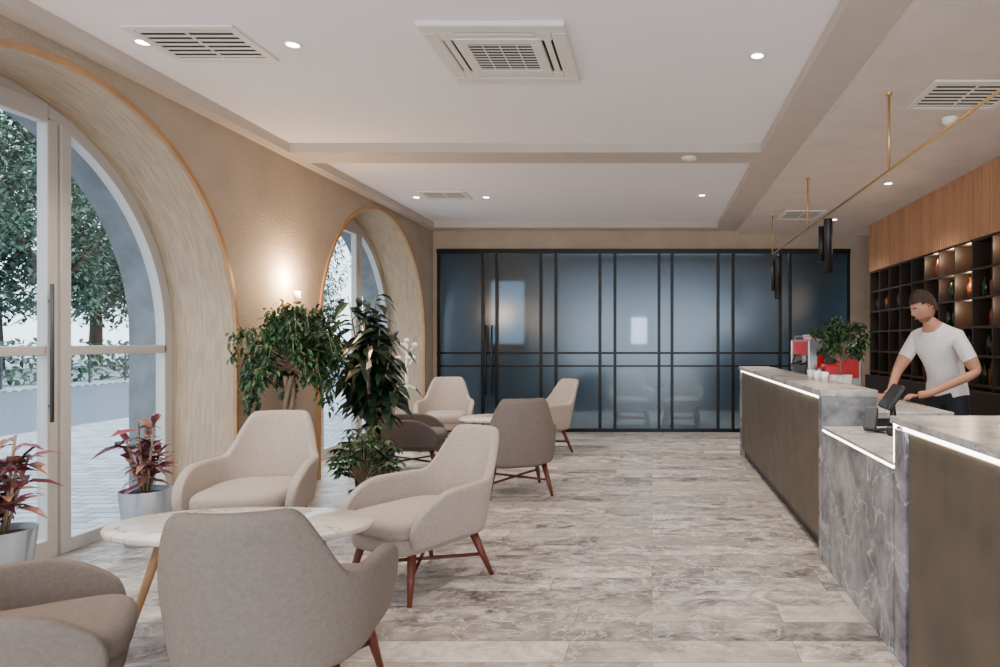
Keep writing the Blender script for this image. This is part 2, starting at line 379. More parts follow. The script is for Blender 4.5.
for (X,Y) in ((2.35,6.63),(2.1,3.0),(2.35,8.6),(2.62,4.3)): downlight(X,Y,ZR,110)  # all but the first are added, to light bar and shelves
area('rear_room_fill',(0,11.6,2.95),(0,0,0),4,1.5,85,(.84,.92,1))  # added unseen area lamp, brightens the room behind the glass
area('front_fill',(.1,Y0-.25,1.5),(R(105),0,0),5.8,2.6,150,(.95,.97,1))  # added fill lamp behind the camera, brightens room and ceiling

def vent(name,x0,x1,y0,y1,z,n=7):
    v=empty(name,((x0+x1)/2,(y0+y1)/2,z)); a=(x1-x0)/2; b=(y1-y0)/2; t=.045
    boxes('frame',[(-a,a,-b,-b+t,-.014,0),(-a,a,b-t,b,-.014,0),(-a,-a+t,-b+t,b-t,-.014,0),(a-t,a,-b+t,b-t,-.014,0)],M['grille'],v,.004)
    boxes('backing',[(-a+t,a-t,-b+t,b-t,-.004,0)],M['slot'],v)
    p=(2*b-2*t)/n
    boxes('louvres',[(-a+t,a-t,-b+t+p*(i+.5)-p*.2,-b+t+p*(i+.5)+p*.2,-.008,-.005) for i in range(n)]+[(-.006,.006,-b+t,b-t,-.010,-.005)],M['grille'],v)
vent('ceiling_vent',-2.88,-2.27,3.60,4.06,ZU)
vent('ceiling_vent',-2.68,-2.15,7.6,8.0,ZU,5)
vent('ceiling_vent',1.70,2.30,4.0,4.5,ZR,7)
vent('ceiling_vent',1.6,2.1,8.0,8.6,ZR,6)
ac=empty('ceiling_air_conditioner',(-.865,3.94,ZU))
a=.40
boxes('panel_frame',[(-a,a,-a,-a+.09,-.035,0),(-a,a,a-.09,a,-.035,0),(-a,-a+.09,-a+.09,a-.09,-.035,0),(a-.09,a,-a+.09,a-.09,-.035,0)],M['grille'],ac,.012)
boxes('air_slots',[(-a+.09,a-.09,-a+.09,a-.09,-.020,0)],M['slot'],ac)
boxes('flaps',[(-.22,.22,-.298,-.262,-.034,-.024),(-.22,.22,.262,.298,-.034,-.024),(-.298,-.262,-.22,.22,-.034,-.024),(.262,.298,-.22,.22,-.034,-.024)],M['grille'],ac,.004)
boxes('corner_blocks',[(sx*.265-.045,sx*.265+.045,sy*.265-.045,sy*.265+.045,-.034,-.02) for sx in (-1,1) for sy in (-1,1)],M['grille'],ac,.004)
boxes('grille_frame',[(-.245,.245,-.245,-.18,-.040,-.01),(-.245,.245,.18,.245,-.040,-.01),(-.245,-.18,-.18,.18,-.040,-.01),(.18,.245,-.18,.18,-.040,-.01)],M['grille'],ac,.006)
boxes('grille_louvres',[(-.18,.18,-.18+.36*i/10+.013,-.18+.36*i/10+.023,-.037,-.035) for i in range(10)]+[(-.003,.003,-.18,.18,-.040,-.035),(-.1,-.094,-.18,.18,-.040,-.035),(.094,.1,-.18,.18,-.040,-.035)],M['grille'],ac)
boxes('filter',[(-.18,.18,-.18,.18,-.034,-.01)],M['slot'],ac)
lathe('smoke_detector',[(.0001,-.05),(.03,-.05),(.05,-.03),(.055,0)],M['white'],None,(2.1,4.7,ZR))
lathe('smoke_detector',[(.0001,-.02),(.06,-.02),(.07,0)],M['white'],None,(.33,5.93,ZL))

def sconce(Y,z,e):
    s=empty('wall_sconce',(XL,Y,z))
    lathe('backplate',[(.0001,0.02),(.04,.018),(.045,0)],M['brass'],s,(0,0,-.02),rot=(0,R(90),0),seg=24)
    tubes('arm',[([(.01,0,-.02),(.06,0,-.04),(.1,0,-.03),(.11,0,.0)],.008)],M['brass'],s)
    lathe('cup',[(.0001,0),(.03,.0),(.034,.02),(.03,.025)],M['brass'],s,(.11,0,0),seg=24)
    lathe('shade',[(.028,.02),(.028,.11),(.024,.11),(.024,.022)],M['white'],s,(.11,0,0),seg=24)
    lathe('bulb',[(.0001,.10),(.012,.09),(.014,.07),(.008,.03)],M['lamp'],s,(.11,0,0),seg=16)
    l=bpy.data.lights.new('sconce_light','POINT'); l.energy=e; l.color=(1,.70,.42); l.shadow_soft_size=.02
    o=bpy.data.objects.new('sconce_light',l); COL.objects.link(o); o.parent=s; o.location=(.13,0,.22)
sconce(5.9,1.68,50)
sconce(1.55,1.68,40)

# ------------------------------------------------------------------ armchair
def build_chair():
    S=56; H=10
    def plan(u):
        s=abs(u); sg=1 if u>=0 else -1
        if s<.62:
            th=(s/.62)*math.pi/2
            x=.298*math.sin(th)**.72 if th>0 else 0; y=.02+.27*max(0,math.cos(th))**.8
        else:
            k=(s-.62)/.38; x=.298+.010*math.sin(k*math.pi); y=.02-.32*k
        return sg*x,y
    def top(u):
        s=abs(u)
        k=min(1,max(0,(s-.175)/.25)); k=k**.85; k=k*k*(3-2*k)
        h=.875*(1-k)+.60*k
        if s>.70: h-=.12*((s-.70)/.30)**2.0
        return h
    V=[];F=[]
    for i in range(S+1):
        u=-1+2*i/S; x,y=plan(u); h=top(u); s=abs(u)
        back=max(0,1-s/.62); back=back**.6
        for j in range(H+1):
            v=j/H; z0=.27+.03*(1-back); z=z0+(h-z0)*v
            lean=(z-.30)
            k=.30*back
            flare=.10*(1-back)
            nx=(1 if x>0 else -1)*min(1,abs(x)/.3)
            xx=x+nx*flare*lean
            xx*=1-.25*max(0,.40-z)
            yy=y+k*lean+.02*back
            if s>.62: yy+= -.03*math.sin(v*math.pi)*((s-.62)/.38)
            V.append((xx,yy,z))
    for i in range(S):
        for j in range(H):
            a=i*(H+1)+j; F.append((a,a+H+1,a+H+2,a+1))
    me=mesh('shell',V,F,M['fabric'],True); o=obj('tmp',me)
    md=o.modifiers.new('s','SOLIDIFY'); md.thickness=.055; md.offset=0; md.use_even_offset=True
    md=o.modifiers.new('ss','SUBSURF'); md.levels=1; md.render_levels=1
    shell=bake(o)
    for p in shell.polygons: p.use_smooth=True
    seat_out=[]
    for (x,y) in sup(.268,.315,4.5,56,0,-.05):
        if y>.0: x*=1-.14*(y/.27)**2
        seat_out.append((x,y))
    base=slab('seat_base',seat_out,[(.05,.25),(.02,.26),(.012,.28),(.012,.34),(.02,.35)],M['fabric'],False)
    cush_out=[(x*1.0,y-.012) for x,y in seat_out]
    cush=slab('seat_cushion',cush_out,[(.03,.345),(.008,.355),(.0,.375),(.0,.41),(.008,.43),(.03,.447),(.07,.456),(.14,.461),(.22,.463)],M['fabric'],False)
    V=[];F=[]
    for sx in (-1,1):
        for (yt,yb) in ((-.25,-.31),(.19,.29)):
            tube_data(V,F,[(sx*.215,yt,.27),(sx*.245,(yt+yb)/2,.13),(sx*.27,yb,0)],[.026,.020,.013],8)
    tube_data(V,F,[(-.245,-.28,.135),(.245,.24,.135)],.011,8); tube_data(V,F,[(.245,-.28,.135),(-.245,.24,.135)],.011,8)
    legs=mesh('legs',V,F,M['walnut'],True); fixn(legs)
    return shell,base,cush,legs
CH=build_chair()
def variant(m):
    out=[]
    for me in CH[:3]:
        c=me.copy(); c.materials.clear(); c.materials.append(m); out.append(c)
    return out+[CH[3]]
VAR={'a':CH,'b':variant(M['fabric2']),'c':variant(M['fabric3'])}
def chair(X,Y,rdeg,v='a',s=1.0):
    e=empty('armchair',(X,Y,0),R(rdeg)); e.scale=(s,s,s)
    for n,me in zip(('backrest_shell','seat_base','seat_cushion','legs'),VAR[v]): obj(n,me,e)
chair(-1.29,3.76,-32,'a',.95)
chair(-2.52,4.24,10,'a',.99)
chair(-1.32,2.40,190,'b',.97)
chair(-2.10,2.14,124,'b',.93)
chair(-1.22,5.98,200,'b')
chair(-2.62,8.45,12)
chair(-1.36,8.1,-50)
chair(-2.50,6.9,100,'c',.95)
chair(-.33,10.6,5); chair(.47,10.6,-8)

def table(name,X,Y,a,b,z,rz=0):
    e=empty(name,(X,Y,0),R(rz))
    slab('marble_top',sup(a,b,2.2,64),[(.02,z-.028),(.004,z-.026),(0,z-.02),(0,z-.006),(.004,z)],M['marble_w'],e)
    V=[];F=[]
    for sx in (-1,1):
        for sy in (-1,1):
            tube_data(V,F,[(sx*a*.45,sy*b*.45,z-.03),(sx*a*.66,sy*b*.66,0)],[.022,.013],10)
    tube_data(V,F,[(-a*.45,-b*.45,z-.05),(a*.45,b*.45,z-.05)],.014,8); tube_data(V,F,[(a*.45,-b*.45,z-.05),(-a*.45,b*.45,z-.05)],.014,8)
    me=mesh('legs',V,F,M['oakleg'],True); fixn(me); obj('legs',me,e)
table('marble_coffee_table',-1.92,3.12,.60,.30,.50)
table('marble_coffee_table',-1.8,7.45,.34,.34,.50)

# ------------------------------------------------------------------ plants
def add_leaf(V,F,base,d,L,W,droop,fold=.15):
    d=d.normalized(); up=Vector((random.uniform(-.4,.4),random.uniform(-.4,.4),1))
    side=d.cross(up); 
    if side.length<1e-3: side=Vector((1,0,0))
    side.normalize(); nrm=side.cross(d).normalized()
    def P(t): return base+d*(L*t)+Vector((0,0,-droop*L*t*t))
    b=len(V); V.append(base)
    for t,w in ((.3,.85),(.65,.9)):
        m=P(t); V.append(m); V.append(m+side*W*.5*w+nrm*fold*W); V.append(m-side*W*.5*w+nrm*fold*W)
    V.append(P(1))
    F.extend([(b,b+2,b+1),(b,b+1,b+3),(b+1,b+2,b+5,b+4),(b+1,b+4,b+6,b+3),(b+4,b+5,b+7),(b+4,b+7,b+6)])
def rdir(zlo=-1,zhi=1):
    a=random.uniform(0,2*math.pi); z=random.uniform(zlo,zhi); r=math.sqrt(max(0,1-z*z)); return Vector((r*math.cos(a),r*math.sin(a),z))
def pot(parent,r,h,m,loc=(0,0,0)):
    lathe('pot',[(.0001,0),(r*.72,0),(r*.76,.01),(r,h),(r*.93,h),(r*.9,h-.04)],m,parent,loc)
    lathe('soil',[(.0001,h-.03),(r*.92,h-.035)],M['soil'],parent,loc)
def leafobj(name,V,F,m,parent):
    me=mesh(name,V,F,m,False); return obj(name,me,parent)
# weeping fig
f=empty('potted_weeping_fig',(-2.80,5.15,0)); pot(f,.15,.26,M['pot'])
paths=[]
for k in range(3):
    pts=[];ph=k*2*math.pi/3
    for i in range(18):
        t=i/17; a=ph+t*8; pts.append((.026*math.cos(a),.026*math.sin(a),.22+.86*t))
    paths.append((pts,[.018]*18))
tips=[]
for k in range(64):
    d=rdir(-.5,1); L=random.uniform(.22,.37); st=Vector((0,0,random.uniform(1.10,1.30)))
    p1=st+Vector((d.x*L*.55,d.y*L*.55,d.z*L*.7+.07)); p2=st+Vector((d.x*L,d.y*L,d.z*L*1.25+.05)); p3=p2+Vector((d.x*.05,d.y*.05,-.20))
    paths.append(([st,p1,p2,p3],[.010,.007,.004,.002])); tips.append((st,p1,p2,p3))
tubes('trunk_and_branches',paths,M['bark'],f,seg=6)
V=[];F=[]
for (st,p1,p2,p3) in tips:
    for seg,(a,b) in enumerate(((p1,p2),(p2,p3))):
        for i in range(30):
            p=a.lerp(b,random.random())+rdir()*random.uniform(.0,.08)
            if p.x<-.36: p.x=-.36
            d=rdir(-.9,.2); d.x=abs(d.x) if p.x<-.3 else d.x
            add_leaf(V,F,p,d,random.uniform(.045,.07),.026,.5)
leafobj('foliage',V,F,M['leaf'],f)
# large-leaved plant
f=empty('potted_rubber_plant',(-2.50,5.95,0)); pot(f,.17,.34,M['potblack'])
paths=[];V=[];F=[]
for k in range(18):
    d=rdir(.0,1); h=random.uniform(.65,1.5); sp=.25
    pts=[(0,0,.3),(d.x*sp*.2,d.y*sp*.2,.3+h*.4),(d.x*sp*.7,d.y*sp*.7,.3+h*.75),(d.x*sp,d.y*sp,.3+h)]
    paths.append((pts,[.012,.010,.008,.004]))
    for i in range(20):
        t=.1+.9*i/19; 
        q=Vector(pts[1]).lerp(Vector(pts[3]),t); dd=rdir(-.1,.5); add_leaf(V,F,q,dd,random.uniform(.18,.27),random.uniform(.08,.105),random.uniform(.5,.9))
tubes('stems',paths,M['bark'],f,seg=6); leafobj('foliage',V,F,M['leafd'],f)
# bushy plant
f=empty('potted_schefflera',(-2.28,5.28,0)); pot(f,.12,.17,M['pot'])
paths=[];V=[];F=[]
for k in range(80):
    d=rdir(-.05,1); L=random.uniform(.15,.31)
    e2=Vector((d.x*L,d.y*L,.32+d.z*L*1.25)); paths.append(([(0,0,.13),(d.x*L*.3,d.y*L*.3,.26+d.z*L*.6),e2],.004))
    for i in range(8):
        a=2*math.pi*i/8+random.random(); dd=Vector((math.cos(a),math.sin(a),.1)); add_leaf(V,F,e2,dd,random.uniform(.06,.10),.032,.5)
tubes('stems',paths,M['bark'],f,seg=5); leafobj('foliage',V,F,M['leaf'],f)
f=empty('potted_philodendron',(-3.40,8.75,0)); pot(f,.12,.3,M['pot'])
V=[];F=[];paths=[]
for k in range(16):
    d=rdir(.3,1); L=random.uniform(.3,.85); e2=Vector((d.x*L*.2,d.y*L*.2,.25+L)); paths.append(([(0,0,.24),e2*.6+Vector((0,0,.1)),e2],.005)); 
    for i in range(3): add_leaf(V,F,e2,rdir(-.2,.6),.14,.07,.5)
tubes('stems',paths,M['bark'],f,seg=5); leafobj('foliage',V,F,M['leaf'],f)
def croton(X,Y,h=.33):
    f=empty('potted_croton',(X,Y,0)); pot(f,.15,h,M['pot'])
    V=[];F=[];paths=[]
    for k in range(7):
        d=rdir(.5,1); top=Vector((d.x*.14,d.y*.14,h+random.uniform(.2,.50))); paths.append(([(d.x*.02,d.y*.02,h-.04),top],.007))
        for i in range(12):
            t=random.uniform(.25,1); p=Vector((d.x*.02,d.y*.02,h-.04)).lerp(top,t)
            add_leaf(V,F,p,rdir(.1,.95),random.uniform(.14,.22),random.uniform(.045,.07),random.uniform(.2,.6))
    tubes('stems',paths,M['bark'],f,seg=6); leafobj('foliage',V,F,M['croton'],f)
croton(-3.38,4.45,.36); croton(-3.42,3.50,.36)

# ------------------------------------------------------------------ coat stand
cs=empty('coat_stand',(-3.0,8.15,0))
paths=[([(0,0,.02),(0,0,1.34)],.018)]
for i in range(6):
    a=i*math.pi/3; c,s=math.cos(a),math.sin(a); z=1.24-.16*(i%2)
    paths.append(([(0,0,z-.06),(c*.06,s*.06,z),(c*.1,s*.1,z+.05)],.013))
tubes('pole_and_hooks',paths,M['white'],cs)
V=[];F=[]
for i in range(6):
    a=i*math.pi/3; c,s=math.cos(a),math.sin(a); z=1.24-.16*(i%2)+.06
    lathe_data([(.0001,z-.034),(.026,z-.022),(.035,z),(.026,z+.022),(.0001,z+.034)],12,c*.1,s*.1,V,F)
lathe_data([(.0001,1.32),(.02,1.33),(.035,1.355),(.02,1.38),(.0001,1.385)],12,0,0,V,F)
obj('knobs',mesh('knobs',V,F,M['white'],True),cs)
lathe('base',[(.0001,.03),(.12,.025),(.14,.01),(.14,0),(.0001,0)],M['white'],cs)

# ------------------------------------------------------------------ bar counter
XF=1.04
bc=empty('bar_counter')
boxes('marble_ends',[(XF,1.38,7.84,7.9,0,1.01),(XF,1.38,4.08,4.16,0,1.01)],M['marble_c'],bc,.003)
boxes('top',[(XF-.01,1.38,4.07,7.91,1.01,1.05)],M['marble_t'],bc,.003)
boxes('front_panel',[(XF+.02,1.38,4.16,7.84,.10,.99)],M['bronze'],bc)
boxes('toe_kick',[(XF+.06,1.36,4.16,7.84,0,.10)],M['black'],bc)
boxes('led_strip',[(XF+.005,XF+.03,4.16,7.84,.992,1.009)],M['led'],bc)
wc=empty('work_counter')
boxes('work_surface',[(1.385,1.95,4.3,7.9,.85,.89)],M['marble_t'],wc,.003)
boxes('work_cabinet',[(1.385,1.9,4.32,7.88,0,.85)],M['darkgrey'],wc)
ld=empty('cash_desk')
boxes('front',[(XF,XF+.06,2.88,4.065,0,.80)],M['marble_c'],ld,.002)
boxes('led_strip',[(XF+.0,XF+.02,2.88,4.065,.80,.811)],M['led'],ld)
boxes('top',[(XF,1.75,2.88,4.065,.811,.83)],M['marble_t'],ld,.002)
boxes('body',[(XF+.06,1.7,2.88,4.065,0,.80)],M['darkgrey'],ld)
nc=empty('reception_counter')
boxes('marble_end',[(XF-.0,1.75,2.74,2.86,0,.975)],M['marble_c'],nc,.002)
boxes('joint',[(XF+.015,1.7,2.70,2.74,0,.975)],M['black'],nc)
boxes('front_panel',[(XF,1.7,.6,2.70,.0,.975)],M['bronze'],nc)
boxes('led_strip',[(XF-.01,XF+.02,.6,2.74,.982,1.0),(XF+.0,1.7,2.861,2.87,.985,.998),(XF+.0,XF+.010,2.861,2.872,.83,.998)],M['led'],nc)
boxes('top',[(XF-.02,1.78,.6,2.86,1.0,1.030),(XF+.02,1.7,.6,2.85,.975,1.0)],M['marble_t'],nc,.003)

p=empty('pos_terminal',(1.36,3.80,.832),R(-30))
lathe('stand_base',[(.0001,.015),(.08,.013),(.09,0),(.0001,0)],M['black'],p)
tubes('stand_neck',[([(0,0,.01),(.01,.02,.10),(0,.03,.18)],.018)],M['black'],p)
boxes('screen',[(-.105,.105,-.012,.02,-.08,.08)],M['black'],p,.01,(0,.02,.20),(R(-35),0,R(-65)))
boxes('keypad',[(-.09,.07,-.07,.03,0,.05)],M['black'],p,.01,(0.10,-.10,0))
boxes('card_reader',[(-.035,.035,-.02,.02,0,.14)],M['darkgrey'],p,.008,(-.10,-.08,0.012),(R(-30),0,0))
e=empty('espresso_machine',(1.66,6.45,.891),R(-90))
boxes('body',[(-.36,.36,-.02,.24,.08,.44)],M['metal'],e,.02)
boxes('side_panels',[(-.39,-.36,-.24,.25,.05,.47),(.36,.39,-.24,.25,.05,.47)],M['metal'],e,.01)
boxes('side_badges',[(-.395,-.39,-.16,.22,.12,.36),(.39,.395,-.16,.22,.12,.36)],M['red'],e,.002)
boxes('front_head',[(-.36,.36,-.22,0,.32,.46)],M['red'],e,.02)
boxes('drip_tray',[(-.36,.36,-.25,.24,.03,.09)],M['metal'],e,.01)
boxes('cup_rail',[(-.38,.38,-.2,-.19,.50,.51),(-.38,.38,.23,.24,.50,.51),(-.38,-.37,-.2,.24,.50,.51),(.37,.38,-.2,.24,.50,.51),(-.38,-.37,-.2,-.19,.44,.51),(.37,.38,-.2,-.19,.44,.51)],M['metal'],e)
V=[];F=[]
for X in (-.2,.12): 
    lathe_data([(.035,.25),(.04,.28),(.04,.33)],16,X,-.13,V,F)
obj('group_heads',mesh('group_heads',V,F,M['metal'],True),e)
tubes('portafilters_and_wands',[([(-.2,-.13,.26),(-.2,-.26,.24)],.013),([(.12,-.13,.26),(.12,-.26,.24)],.013),([(.3,-.2,.32),(.31,-.25,.2),(.3,-.24,.1)],.007),([(-.32,-.2,.32),(-.33,-.25,.2),(-.32,-.24,.1)],.007)],M['black'],e)
for sx in (-.3,.3):
    for sy in (-.2,.2): lathe('foot',[(.02,0),(.02,.03)],M['black'],e,(sx,sy,0))
V=[];F=[]
for i in range(7):
    for j2 in range(3):
        lathe_data([(.0001,.462),(.022,.462),(.034,.52),(.031,.52),(.02,.468)],12,-.3+i*.1,-.1+j2*.12,V,F)
obj('cups_on_top',mesh('cups_on_top',V,F,M['white'],True),e)
g=empty('coffee_grinder',(1.58,5.90,.891))
boxes('body',[(-.07,.07,-.09,.09,0,.26)],M['red'],g,.02)
lathe('hopper',[(.05,.26),(.075,.36),(.075,.40),(.0001,.405)],M['darkgrey'],g)
tubes('spout',[([(-.07,0,.22),(-.12,0,.18)],.02)],M['metal'],g)
V=[];F=[]
for i in range(5): lathe_data([(.0001,0),(.022,0),(.03,.07),(.028,.07),(.02,.01)],14,1.27-.03*(i%2),4.9+i*.10,V,F)
obj('espresso_cups',mesh('espresso_cups',V,F,M['white'],True),None,(0,0,1.051))
f=empty('potted_ficus_small',(1.50,5.3,.891)); pot(f,.09,.19,M['white'])
paths=[];V=[];F=[]
for k in range(54):
    d=rdir(-.35,1); L=random.uniform(.1,.23); e2=Vector((d.x*L,d.y*L,.42+d.z*L*1.1)); paths.append(([(0,0,.15),(0,0,.30),e2],[.01,.007,.003]))
    for i in range(18): add_leaf(V,F,e2+rdir()*random.uniform(0,.05),rdir(-.6,.5),random.uniform(.04,.065),.028,.4)
tubes('stems',paths,M['bark'],f,seg=5); leafobj('foliage',V,F,M['leaf'],f)

# ------------------------------------------------------------------ back bar cabinet
cb=empty('back_bar_shelving')
CX=2.94
sl=[]; y=1.5
while y<9.03: sl.append((CX,CX+.03,y,y+.026,2.285,ZR-.005)); y+=.048
boxes('wood_slats',sl,M['slat'],cb)
boxes('slat_backing',[(CX+.03,3.35,1.5,9.04,2.285,ZR-.005)],M['shelfback'],cb)
boxes('shelf_backing',[(3.17,3.35,1.5,9.04,.9,2.285)],M['shelfback'],cb)
L=[]; y=9.02
while y>1.5: L.append((CX+.01,3.17,y-.010,y+.010,.9,2.285)); y-=.36
for k in range(6): z=2.27-k*.265; L.append((CX+.012,3.17,1.5,9.03,z-.010,z+.010))
boxes('shelf_grid',L,M['shelf'],cb)
boxes('base_cabinet',[(CX-.05,3.35,1.5,9.04,0,.9)],M['shelf'],cb,.004)
M['bottle']=mat('bottle_glass',lin(30,40,30),.15,0)
M['bottle2']=mat('bottle_amber',lin(110,60,30),.15,0)
V=[];F=[];V2=[];F2=[]
y=8.84
while y>2:
    for k in range(5):
        zb=2.27-(k+1)*.265+.0105
        if zb<.92 or random.random()<.3: continue
        for q in range(random.randint(1,3)):
            a=(V,F) if random.random()<.6 else (V2,F2)
            lathe_data([(.0001,zb),(.034,zb),(.036,zb+.12),(.014,zb+.165),(.013,zb+.21),(.0001,zb+.21)],10,3.06+random.uniform(-.05,.05),y-.08+.08*q,a[0],a[1])
    y-=.36
obj('bottles_green',mesh('wine_bottles',V,F,M['bottle'],True),cb); obj('bottles_amber',mesh('wine_bottles_amber',V2,F2,M['bottle2'],True),cb)
for Y,Z in ((7.04,2.2),(6.68,2.2),(6.68,1.93),(6.32,2.2),(6.32,1.93),(6.32,1.67),(5.6,2.2),(5.6,1.93),(5.6,1.67)):
    l=bpy.data.lights.new('shelf_light','POINT'); l.energy=3; l.color=(1,.72,.45); l.shadow_soft_size=.03
    o=bpy.data.objects.new('shelf_light',l); COL.objects.link(o); o.parent=cb; o.location=(3.0,Y,Z)

# ------------------------------------------------------------------ brass rail + pendants
rl=empty('brass_pendant_rail')
RX=1.5;RZ=2.43
pa=[([(RX,.5,RZ),(RX,8.3,RZ)],.009)]
for Y in (1.9,4.22,6.42,8.3): pa.append(([(RX,Y,RZ),(RX,Y,ZR)],.009))
tubes('rods',pa,M['brass'],rl)
V=[];F=[]
for Y in (1.9,4.22,6.42,8.3): lathe_data([(.0001,ZR-.015),(.022,ZR-.014),(.022,ZR)],16,RX,Y,V,F)
obj('roses',mesh('roses',V,F,M['brass'],True),rl)
for (Y,z0,z1) in ((5.68,1.93,2.39),(7.95,1.85,2.36)):
    pl=empty('pendant_lamp',(RX,Y,0))
    lathe('shade',[(.0001,z1),(.036,z1),(.038,z1-.01),(.038,z0),(.033,z0),(.033,z0+.06),(.0001,z0+.06)],M['black'],pl,seg=24)
    lathe('inner_tube',[(.0001,z1-.06),(.024,z1-.06),(.024,z0+.1),(.0001,z0+.1)],M['black'],pl,(-.05,.03,0),seg=20)
    tubes('cable',[([(0,0,z1-.01),(0,0,RZ-.011)],.004)],M['brass'],pl)
    lathe('bulb',[(.0001,z0+.02),(.026,z0+.03)],M['lamp'],pl,seg=16)

# ------------------------------------------------------------------ barman
man=empty('barman')
def VV(*a): return Vector(a)
J={}
def j(n,p,r): J[n]=(Vector(p),r)
fx=Vector((-.85,-.52,0)).normalized()
lf=Vector((0,0,1)).cross(fx)
pel=VV(2.38,5.36,.95)
j('pelvis',pel,(.13,.17)); j('waist',pel+fx*.02+VV(0,0,.14),(.13,.165)); j('chest',pel+fx*.09+VV(0,0,.33),(.14,.20)); j('upper',pel+fx*.15+VV(0,0,.44),(.10,.155))
j('neck',pel+fx*.20+VV(0,0,.52),(.060,.060)); j('nk2',pel+fx*.27+VV(0,0,.58),(.056,.056))
sh=pel+fx*.15+VV(0,0,.43)
j('shL',sh+lf*.18,(.068,.068)); j('shR',sh-lf*.18,(.068,.068))
j('elL',(2.47,5.06,1.11),(.043,.043)); j('elR',(1.98,5.38,1.11),(.043,.043))
j('slL',J['shL'][0].lerp(J['elL'][0],.65),(.062,.062)); j('slR',J['shR'][0].lerp(J['elR'][0],.65),(.062,.062))
j('wrL',(2.05,4.96,.955),(.028,.028)); j('wrR',(1.82,5.10,.955),(.028,.028))
HD={'L':(VV(-1,.05,-.12)).normalized(),'R':VV(-.75,-.6,-.12).normalized()}
for s in 'LR':
    j('pm'+s,J['wr'+s][0]+HD[s]*.075,(.036,.018))
for s,sg in (('L',1),('R',-1)):
    hip=pel+lf*sg*.10+VV(0,0,-.06); j('hp'+s,hip,(.10,.10))
    kn=VV(2.38,5.36,0)+lf*sg*.12+fx*.05+VV(0,0,.49); j('kn'+s,kn,(.062,.062))
    an=VV(2.40,5.36,.085)+lf*sg*.13-fx*.01; j('an'+s,an,(.042,.042)); j('to'+s,an+fx*.17+VV(0,0,-.05),(.042,.03))
E=[('pelvis','waist'),('waist','chest'),('chest','upper'),('upper','neck'),('neck','nk2')]
for s in 'LR': E+=[('upper','sh'+s),('sh'+s,'sl'+s),('sl'+s,'el'+s),('el'+s,'wr'+s),('wr'+s,'pm'+s),('pelvis','hp'+s),('hp'+s,'kn'+s),('kn'+s,'an'+s),('an'+s,'to'+s)]
names=list(J); me=bpy.data.meshes.new('body'); me.from_pydata([tuple(J[n][0]) for n in names],[(names.index(a),names.index(b)) for a,b in E],[])
o=obj('tmpbody',me); o.modifiers.new('Skin','SKIN')
for i,n in enumerate(names):
    sv=me.skin_vertices[0].data[i]; sv.radius=J[n][1]; sv.use_root=(n=='pelvis')
sb=o.modifiers.new('ss','SUBSURF'); sb.levels=2; sb.render_levels=2
bm_=bake(o); bm_.materials.clear()
for m in ('shirt','skin','pants','shoe'): bm_.materials.append(M[m])
lab={}
def segd(p,a,b):
    ab=b-a; t=max(0,min(1,(p-a).dot(ab)/ab.length_squared)); return (p-(a+ab*t)).length
for a,b in E:
    k=0
    if a.startswith('el') or a.startswith('wr') or a.startswith('sl') or a=='neck': k=1
    if a.startswith('hp') or a.startswith('kn'): k=2
    if a.startswith('an'): k=3
    if b.startswith('hp'): k=2
    lab[(a,b)]=k
for p_ in bm_.polygons:
    c=Vector(p_.center); best=min(E,key=lambda e:segd(c,J[e[0]][0],J[e[1]][0])); k=lab[best]
    if k in(0,) and c.z<.93: k=2
    if k==2 and c.z>.93: k=0
    p_.material_index=k; p_.use_smooth=True
obj('body',bm_,man)
for s in 'LR':
    pm=J['pm'+s][0]; d=HD[s]; sd=Vector((0,0,1)).cross(d).normalized()
    if s=='R': inward=sd*1.0
    else: inward=-sd
    paths=[]
    for i,L in enumerate((.07,.08,.075,.058)):
        off=inward*(.03-.02*i); b=pm+off+d*.02
        paths.append(([b,b+d*L*.45+VV(0,0,.004),b+d*L*.8+VV(0,0,-.01),b+d*L+VV(0,0,-.026)],[.010,.009,.008,.006]))
    b=J['wr'+s][0]+d*.03+inward*.022
    paths.append(([b,b+d*.03+inward*.03+VV(0,0,-.008),b+d*.06+inward*.04+VV(0,0,-.018)],[.012,.010,.007]))
    tubes('fingers_'+s,paths,M['skin'],man,seg=8)
hf=Vector((-.97,-.24,0)).normalized()
hc=J['nk2'][0]+hf*.035+VV(0,0,.085)
hd=empty('head',hc,math.atan2(hf.y,hf.x)+math.pi/2); hd.parent=man; hd.rotation_euler[0]=R(24)
bm=bmesh.new(); bmesh.ops.create_uvsphere(bm,u_segments=56,v_segments=44,radius=1)
for v in bm.verts:
    x,y,z=v.co
    X=x*.078;Y=y*.098;Z=z*.122
    if z<0: X*=1-.28*z*z; Y*=1-.12*z*z
    if y<0:
        Y+= .012*max(0,-y)*(abs(z)<.9)*.4
        n=math.exp(-((x/.16)**2))*math.exp(-(((z+.12)/.2)**2)); Y-=.026*n*(1 if y<-.3 else 0)
        e_=math.exp(-(((abs(x)-.42)/.16)**2))*math.exp(-(((z-.06)/.12)**2)); Y+=.012*e_
        mo=math.exp(-((x/.3)**2))*math.exp(-(((z+.5)/.07)**2)); Y-=.005*mo
        ch=math.exp(-((x/.35)**2))*math.exp(-(((z+.82)/.16)**2)); Y-=.016*ch
        br=math.exp(-((x/.6)**2))*math.exp(-(((z-.25)/.1)**2)); Y-=.006*br
    v.co=(X,Y,Z)
me=bpy.data.meshes.new('face'); bm.to_mesh(me); bm.free(); me.materials.append(M['skin']); me.materials.append(M['beard'])
for p_ in me.polygons:
    p_.use_smooth=True
    c=p_.center
    if c.z<-.070 and c.y<.0: p_.material_index=1
obj('face',me,hd)
bm=bmesh.new(); bmesh.ops.create_uvsphere(bm,u_segments=48,v_segments=36,radius=1)
